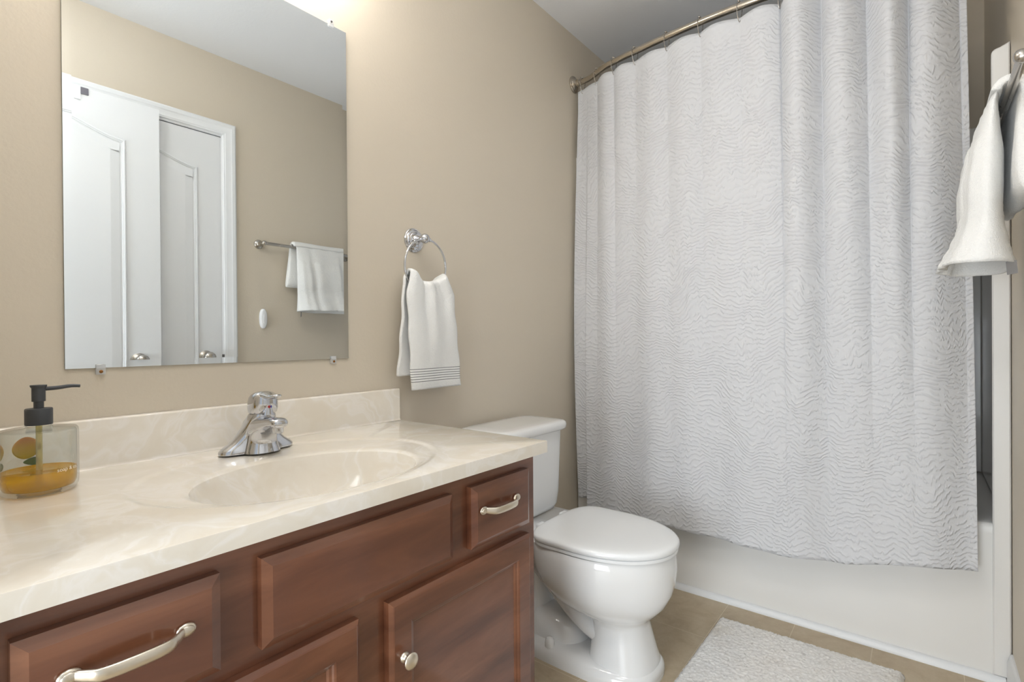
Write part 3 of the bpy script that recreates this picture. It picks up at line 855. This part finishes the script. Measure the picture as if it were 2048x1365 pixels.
build(MB().loft([lidring(.4012, .006), lidring(.4022, .0015), lidring(.406, 0), lidring(.412, .0), lidring(.4165, .003), lidring(.4195, .009), lidring(.4215, .022), lidring(.423, .05), lidring(.4238, .1)]), 'lid', M['seat_plastic'], r, angle=50)
for s_ in (-1, 1):
    build(MB().box(.268, .287, TY + s_ * .07 - .018, TY + s_ * .07 + .018, .388, .414), 'hinge', M['seat_plastic'], r, bevel=.005, bseg=3)
TX = TY - .005
def tr(x0, x1, hw, z, n=7): return [(p[0], p[1], z) for p in sell((x0 + x1) / 2, TX, z, (x1 - x0) / 2, hw, n, 72)]
build(MB().loft([tr(.07, .185, .13, .392), tr(.045, .2, .158, .398), tr(.033, .207, .168, .415), tr(.026, .211, .174, .46), tr(.022, .2145, .179, .58), tr(.020, .217, .183, .685)]), 'tank', M['porcelain'], r, angle=50)
build(MB().loft([tr(.018, .220, .186, .6855), tr(.014, .230, .196, .688), tr(.013, .2335, .200, .694), tr(.013, .2345, .201, .706), tr(.015, .231, .198, .7145), tr(.021, .224, .191, .7195), tr(.034, .208, .176, .7215), tr(.06, .18, .14, .7225)]), 'tank_lid', M['porcelain'], r, angle=50)
lvm = MB().lathe((.217, TX - .125, .635), 'x', [(.012, 0), (.012, .006), (.007, .01)], 20).tube([(.226, TX - .125, .635), (.229, TX - .10, .633), (.229, TX - .06, .628)], [.006, .005, .006], 12)
build(lvm, 'flush_lever', M['chrome'], r)
for s_ in (-1, 1):
    build(MB().lathe((.335, TY + s_ * .106, .043), 'z', [(.0155, .0), (.0155, .010), (.0138, .020), (.009, .0268), (.001, .0292)], 24), 'bolt_cap', M['porcelain'], r, angle=60)

# ------------------------------------------------------------------ bathtub and surround
r = thing('bathtub', (.737, 2.45, 0), 'white acrylic bathtub with shower wall panels behind the white curtain', 'bathtub')
X0, X1, Y0, Y1, RZ = .003, W2 - .003, TUB, YB - .004, .466
def br4(x0, x1, y0, y1, z, n=60, N=80): return [(p[0], p[1], z) for p in sell((x0 + x1) / 2, (y0 + y1) / 2, z, (x1 - x0) / 2, (y1 - y0) / 2, n, N)]
rings = [br4(X0, X1, Y0, Y1, 0), br4(X0, X1, Y0, Y1, RZ - .03), br4(X0, X1, Y0 + .001, Y1, RZ - .012), br4(X0, X1, Y0 + .005, Y1, RZ - .003), br4(X0 + .003, X1 - .003, Y0 + .012, Y1 - .003, RZ),
         br4(X0 + .06, X1 - .06, Y0 + .07, Y1 - .05, RZ, 6), br4(X0 + .068, X1 - .068, Y0 + .078, Y1 - .058, RZ - .006, 5), br4(X0 + .08, X1 - .085, Y0 + .09, Y1 - .07, RZ - .06, 4.5), br4(X0 + .11, X1 - .16, Y0 + .13, Y1 - .11, .16, 4), br4(X0 + .16, X1 - .24, Y0 + .18, Y1 - .16, .10, 3.5), br4(X0 + .3, X1 - .4, Y0 + .28, Y1 - .26, .095, 3)]
build(MB().loft(rings, True, True), 'tub_shell', M['acrylic'], r, angle=50)
SZ = 1.872
build(MB().box(W2 - .012, W2 - .001, TUB + .018, YB - .014, .468, SZ), 'side_panel', M['acrylic'], r, bevel=.003)
build(MB().box(.001, .012, TUB + .018, YB - .014, .468, SZ), 'side_panel', M['acrylic'], r, bevel=.003)
build(MB().box(.013, W2 - .013, YB - .013, YB - .001, .468, SZ), 'back_panel', M['acrylic'], r, bevel=.003)
# front flange down to the floor
fl = []
pts = [(W2 - .002, .022), (W2 - .042, .022), (W2 - .042, SZ - .022)] + [(W2 - .042 + .018 * (1 - cos(t)), SZ - .022 + .016 * sin(t)) for t in [i * pi / 12 for i in range(1, 7)]] + [(W2 - .002, SZ + .004)]
rings = [[(a, y, b) for a, b in offset_poly(pts, -i_)] for y, i_ in ((TUB + .016, 0), (TUB - .004, 0), (TUB - .0075, .0035), (TUB - .0075, .006))]
build(MB().loft(rings), 'front_flange', M['acrylic'], r, angle=40)

# ------------------------------------------------------------------ shower rod, rings, curtain
RZD = 2.208
half = [(0.0, 2.079), (.05, 2.079), (.09, 2.072), (.13, 2.054), (.19, 2.026), (.27, 2.008), (.345, 1.997), (.49, 1.978), (.62, 1.966), (.737, 1.962)]
full = half + [(W2 - a, b) for a, b in reversed(half[:-1])]
rod_path = catmull([(a, b, RZD) for a, b in full], 6)
def rod_y(x):
    for i in range(len(rod_path) - 1):
        if rod_path[i].x <= x <= rod_path[i + 1].x:
            t = (x - rod_path[i].x) / (rod_path[i + 1].x - rod_path[i].x + 1e-9)
            return rod_path[i].y + (rod_path[i + 1].y - rod_path[i].y) * t
    return rod_path[-1].y
r = thing('shower_rod', (.737, 2.0, RZD), 'curved brushed nickel shower curtain rod', 'curtain rod')
build(MB().tube([p for p in rod_path if .012 <= p.x <= W2 - .012], .0125, 24), 'rod', M['rod_nickel'], r, angle=60)
for x0, s_ in ((0, 1), (W2, -1)):
    p = [(.038, .0005), (.038, .004), (.034, .008), (.030, .009), (.027, .013), (.021, .017), (.0165, .020), (.0165, .034), (.0135, .036)]
    build(MB().lathe((x0, 2.079, RZD), 'x', [(a, b * s_) for a, b in p], 40), 'flange', M['rod_nickel'], r, angle=30)
RX = [.048, .14, .24, .345, .487, .622, .762, .89, 1.01, 1.13, 1.24, 1.36]
ordn = ['first', 'second', 'third', 'fourth', 'fifth', 'sixth', 'seventh', 'eighth', 'ninth', 'tenth', 'eleventh', 'last']
def make_ring():
    root = thing('curtain_ring', (0, 0, RZD), '', 'curtain ring', 'curtain rings along the shower rod')
    # loop in the y-z plane, pear shaped
    pts = []
    K = 40
    for i in range(K):
        t = 2 * pi * i / K
        zz = .0185 * cos(t) if cos(t) > 0 else .056 * cos(t)
        yy = .0150 * sin(t) * (1.0 if cos(t) > 0 else (1 - .45 * (-cos(t)) ** 1.5))
        pts.append((.004 * sin(t), yy, RZD + zz))
    build(MB().tube(pts, .0011, 8, closed=True, upv=(1, 0, 0)), 'wire', M['brushed_nickel'], root)
    b = MB()
    for dy in (-.0075, 0, .0075): b.sphere((0, dy, RZD + .0178 - abs(dy) * .25), .0036, 12)
    build(b, 'roller_balls', M['brushed_nickel'], root)
    return root
proto = make_ring()
def copy_tree(o, parent=None):
    c = o.copy(); C.objects.link(c); c.parent = parent
    for ch in o.children: copy_tree(ch, c)
    return c
roots = [proto] + [copy_tree(proto) for _ in RX[1:]]
for i, (o, x) in enumerate(zip(roots, RX)):
    y = rod_y(x)
    sl = math.atan2(rod_y(x + .01) - rod_y(x - .01), .02)
    o.location = (x, y, RZD)
    o.rotation_euler = (0, 0, sl + (random.random() - .5) * .3)
    o['label'] = '%s wire curtain ring on the rod, counting from the left wall' % ordn[i]

ZT = 2.172
hemx = [0, .100, .1015, .13, .50, .88, 1.07, 1.15, 1.275, 1.40]
hemz = [.300, .306, .272, .270, .281, .271, .283, .305, .330, .338]
AMP = [.008, .015, .016, .014, .016, .018, .024, .062, .070, .072, .050, .022]
SHP = [1.0, .8, 1.1, 1.3, 1.0, 1.2, .9, 1.0, .85, 1.1, .9, 1.0]
edges = [.018] + RX[1:] + [1.40]
def curtain_fn(u, v):
    t = v                      # 0 bottom, 1 top
    x_top = .024 + (1.376 - .024) * u
    x_bot = .046 + (1.396 - .046) * u
    k = t ** .8
    # plan position along the rod
    seg = len(RX) - 1
    for i in range(len(RX) - 1):
        if RX[i] <= x_top <= RX[i + 1]: seg = i; break
    if x_top < RX[0]: f = .5 + .5 * x_top / RX[0]; seg = 0; g = 0.25 * (1 - x_top / RX[0])
    elif x_top > RX[-1]: g = 0.3 * (x_top - RX[-1]) / .03
    else:
        f = (x_top - RX[seg]) / (RX[seg + 1] - RX[seg]); g = sin(pi * f ** (1.0 + .25 * sin(seg * 2.3))) ** SHP[seg]
    A = AMP[seg]
    # below the hooks the pleats soften and pair up
    fold_top = -A * g + A * .25
    low = -.020 * sin(pi * (u * 7.2 + .15)) * (.35 + .65 * u) - .010 * sin(pi * (u * 15.3 + .4))
    y_rod = rod_y(x_top)
    y_top = y_rod - .001 + fold_top
    bow = 1.996 - .032 * sin(pi * min(1, max(0, (u - .02) / .96)))
    y_bot = bow + low * .55
    if u < .046:
        y_bot += .034 * min(1, (.046 - u) / .006)
    tt = t
    kk = tt ** 1.15
    wt = lerp([0, .35, .75, 1], [0, .30, .80, 1], tt)
    y = y_bot * (1 - wt) + (y_rod - .001) * wt
    y += fold_top * (tt ** 1.25) + low * .4 * (1 - tt) * tt * 2
    if u < .046: y += .0 
    x = x_bot + (x_top - x_bot) * tt
    # sideways sway of the pleats
    x += .010 * sin(u * 40) * tt * (1 - tt) * (1 if u > .6 else .4)
    # the left edge pulls in towards the wall half way up
    x -= .020 * math.exp(-(u / .05) ** 2) * sin(pi * min(1, tt * 1.05)) 
    zb = lerp(hemx, hemz, x_bot)
    zt = ZT - .004 * (1 - (sin(pi * f) if RX[0] <= x_top <= RX[-1] else 0)) if True else ZT
    if x_top < RX[0]: zt = ZT - .012 * (1 - x_top / RX[0])
    z = zb + (zt - zb) * tt
    return (x, y, z)
NU, NV = 640, 150
mb = cloth_sheet(curtain_fn, NU, NV)
# arc length along each row for the weave
uvs = []
acc = [0.0]
for i in range(NU):
    a = Vector(curtain_fn(i / NU, .6)); b = Vector(curtain_fn((i + 1) / NU, .6)); acc.append(acc[-1] + (Vector((a.x, a.y)) - Vector((b.x, b.y))).length)
for j in range(NV + 1):
    for i in range(NU + 1): uvs.append((acc[i], mb.v[j * (NU + 1) + i][2]))
cur = build(mb, 'shower_curtain', M['curtain'], loc=(.72, 2.0, .27), angle=180, solid=.0012, uv=uvs)
tag(cur, 'white textured shower curtain hanging from the curved rod outside the tub', 'shower curtain')

# ------------------------------------------------------------------ towel bar and bath towel
BX, BZ, BY0, BY1 = 1.413, 1.53, 1.309, 1.925
r = thing('towel_bar', (W2, 1.6, BZ), 'brushed nickel towel bar on the right wall', 'towel bar')
for y in (BY0, BY1):
    p = [(.024, .0005), (.024, .005), (.0215, .009), (.014, .012), (.0095, .018), (.0085, .048), (.0105, .052), (.0125, .058), (.0125, .066), (.0105, .071), (.006, .074), (.001, .075)]
    build(MB().lathe((W2, y, BZ), 'x', [(a, -b) for a, b in p], 32), 'post', M['brushed_nickel'], r, angle=40)
build(MB().tube([(BX, BY0, BZ), (BX, BY1, BZ)], .0085, 20), 'bar', M['brushed_nickel'], r)

TW0, TW1 = 1.472, 1.80
r = thing('bath_towel', (BX, (TW0 + TW1) / 2, 1.15), 'white terry bath towel folded over the nickel towel bar', 'towel')
# hollow folded front lobe: outer and inner edges of the section by height
zs = [1.180, 1.187, 1.202, 1.235, 1.270, 1.300, 1.325, 1.36, 1.42, 1.48, 1.515, 1.536]
xo = [1.302, 1.304, 1.311, 1.325, 1.338, 1.343, 1.341, 1.341, 1.349, 1.363, 1.374, 1.385]
xi = [1.434, 1.432, 1.427, 1.420, 1.413, 1.4095, 1.411, 1.412, 1.412, 1.405, 1.4005, 1.3995]
NS = 36
def lobe_ring(z, ins=0.0, N=96):
    a0 = slerp(zs, xo, z) + ins; a1 = slerp(zs, xi, z) - ins
    y0, y1 = TW0 + ins, TW1 - ins
    if z < 1.27: y0 -= .006 * (1.27 - z) / .1; y1 += .008 * (1.27 - z) / .1
    cx, cy, hx, hy = (a0 + a1) / 2, (y0 + y1) / 2, (a1 - a0) / 2, (y1 - y0) / 2
    out = []
    for k in range(N):
        t = 2 * pi * k / N; c, s_ = cos(t), sin(t)
        px = math.copysign(abs(c) ** (2 / 2.1), c); py = math.copysign(abs(s_) ** (2 / 3.2), s_)
        wob = 0.0
        if px < 0:
            wob = (.005 * sin(py * 11 + z * 5) + .003 * sin(py * 23 + z * 9)) * (1 if z < 1.45 else .3)
            if z < 1.29: wob += .006 * sin(py * 8 + 1) * (1.29 - z) / .14
            wob *= -px
        dzz = 0
        if z < 1.23:
            q = (1.23 - z) / .07
            dzz = ((.006 if px < 0 else -.004) * px * px + .002 * sin(py * 6)) * q
        out.append((cx + px * hx + wob, cy + py * hy, z + dzz))
    return out
zz_ = [1.180 + (1.536 - 1.180) * (i / NS) for i in range(NS + 1)]
outer = [lobe_ring(z) for z in zz_]
inner = [lobe_ring(z, .006) for z in zz_[:NS // 2]]
rings = list(reversed(inner)) + outer
mb = MB().loft(rings, True, True)
build(mb, 'front_fold', M['terry_white'], r, angle=180)
# the part over the bar and the shorter, plump rear fold in one loft along the bar
def rear_section(y, k):
    # closed section in x-z, shrunk towards its ends by k
    c = []
    outer_ = []
    for i in range(13):
        a = pi - pi * i / 12
        outer_.append((BX - .001 + .0300 * cos(a), BZ + .002 + .0285 * sin(a)))
    outer_ += [(1.4455, 1.50), (1.451, 1.45), (1.455, 1.40), (1.457, 1.36), (1.455, 1.33), (1.448, 1.314), (1.438, 1.309)]
    inner_ = [(1.428, 1.313), (1.421, 1.33), (1.4185, 1.36), (1.419, 1.40), (1.4215, 1.45), (1.4245, 1.50)]
    for i in range(9):
        a = pi * i / 8
        inner_.append((BX + .0125 * cos(a), BZ + .001 + .0125 * sin(a)))
    pts = outer_ + inner_
    mx_ = [(p[0], p[1]) for p in pts]
    n = len(outer_)
    res = []
    for i, (a, b) in enumerate(pts):
        # pull towards the mid line of the cloth to round the edge off
        j = int((n - 1) - i * 1.0) if i < n else None
        f = (BX + .0012, BZ) 
        zc = b
        if b > BZ - .01:
            d = math.hypot(a - BX, b - BZ); tgt = .0205
            s2 = (tgt + (d - tgt) * k) / max(d, 1e-6)
            a2, b2 = BX + (a - BX) * s2, BZ + (b - BZ) * s2
        else:
            mid = 1.436; a2 = mid + (a - mid) * k; b2 = 1.41 + (b - 1.41) * (.93 + .07 * k)
        res.append((a2 + .003 * sin(y * 30 + b * 12) * (1 if b < 1.5 else 0), y - .022 * max(0, min(1, (1.53 - b) / .22)) * (1 - (y - TW0) / (TW1 - TW0)), b2 + .003 * sin(y * 22) * (1 if b < 1.5 else .4)))
    return res
secs = []
yA, yB = TW0 - .012, TW1 + .006
for i in range(31):
    u = i / 30
    y = yA + (yB - yA) * (0.5 - 0.5 * cos(pi * u)) if i not in (0, 30) else (yA if i == 0 else yB)
    e = abs(2 * u - 1)
    k = max(.25, (1 - e ** 8) ** .5) if e < 1 else .25
    secs.append(rear_section(y, k))
build(MB().loft(secs), 'rear_fold', M['terry_white'], r, angle=180)
bandm = MB()
band = []
for k, z in enumerate((1.279, 1.283, 1.287, 1.291, 1.295, 1.299, 1.303, 1.307)):
    band.append(lobe_ring(z, -.0012 if k % 2 else -.0003))
build(bandm.loft(band, False, False), 'woven_band', M['terry_white'], r, angle=180)
lb = build(MB().add([(1.408, 1.505, 1.180), (1.426, 1.52, 1.184), (1.428, 1.5205, 1.156), (1.410, 1.5055, 1.152)], [(0, 1, 2, 3)]), 'care_label', M['label_grey'], r, smooth=False, solid=.0006)
lb['label'] = 'small grey care label'

# oval gadget on the right wall, seen in the mirror
r = thing('wall_sensor', (W2, 1.328, 1.088), 'small white oval plastic device on the right wall, seen in the mirror', 'wall device')
rings = []
for ins, dx in ((0, 0.0005), (0, .010), (.002, .015), (.006, .018), (.011, .019)):
    rings.append([(W2 - dx, 1.328 + p[0], 1.14 + p[1]) for p in sell(0, 0, 0, .019 - ins, .052 - ins, 2.3, 40)])
build(MB().loft(rings), 'case', M['plastic_white'], r, angle=40)
build(MB().loft([[(W2 - dx, 1.328 + p[0], 1.14 + p[1]) for p in sell(0, 0, 0, .006 - i_, .026 - i_, 2.3, 28)] for i_, dx in ((0, .0185), (0, .0200), (.001, .0208))]), 'button', M['plastic_white'], r, angle=40)

# ------------------------------------------------------------------ bath mat
mx0, mx1, my0, my1 = .692, 1.222, 1.085, 1.932
nx, ny = 150, 230
rnd = random.Random(3)
vs = []
for j in range(ny + 1):
    for i in range(nx + 1):
        e = min(i, nx - i, j, ny - j)
        z = .019 if e > 3 else (.002, .010, .015, .018)[e]
        jit = .0022
        x = mx0 + (mx1 - mx0) * i / nx + (rnd.random() - .5) * 2 * jit
        y = my0 + (my1 - my0) * j / ny + (rnd.random() - .5) * 2 * jit
        if e == 0: x += (rnd.random() - .5) * .004; y += (rnd.random() - .5) * .004
        x += .006 * ((y - my0) / (my1 - my0) - .5)
        y += .012 * ((x - mx0) / (mx1 - mx0) - .5)
        z += (rnd.random() - .5) * .004 if e > 0 else 0
        vs.append((x, y, max(z, .0015)))
fs = [(j * (nx + 1) + i, j * (nx + 1) + i + 1, (j + 1) * (nx + 1) + i + 1, (j + 1) * (nx + 1) + i) for j in range(ny) for i in range(nx)]
mb = MB().add(vs, fs)
base_n = len(mb.v)
mb.box(mx0 + .004, mx1 - .004, my0 + .008, my1 - .008, .0005, .003)
o = build(mb, 'bath_mat', M['pile'], loc=((mx0 + mx1) / 2, (my0 + my1) / 2, 0), angle=180)
tag(o, 'fluffy white rectangular bath mat on the floor in front of the tub', 'bath mat')
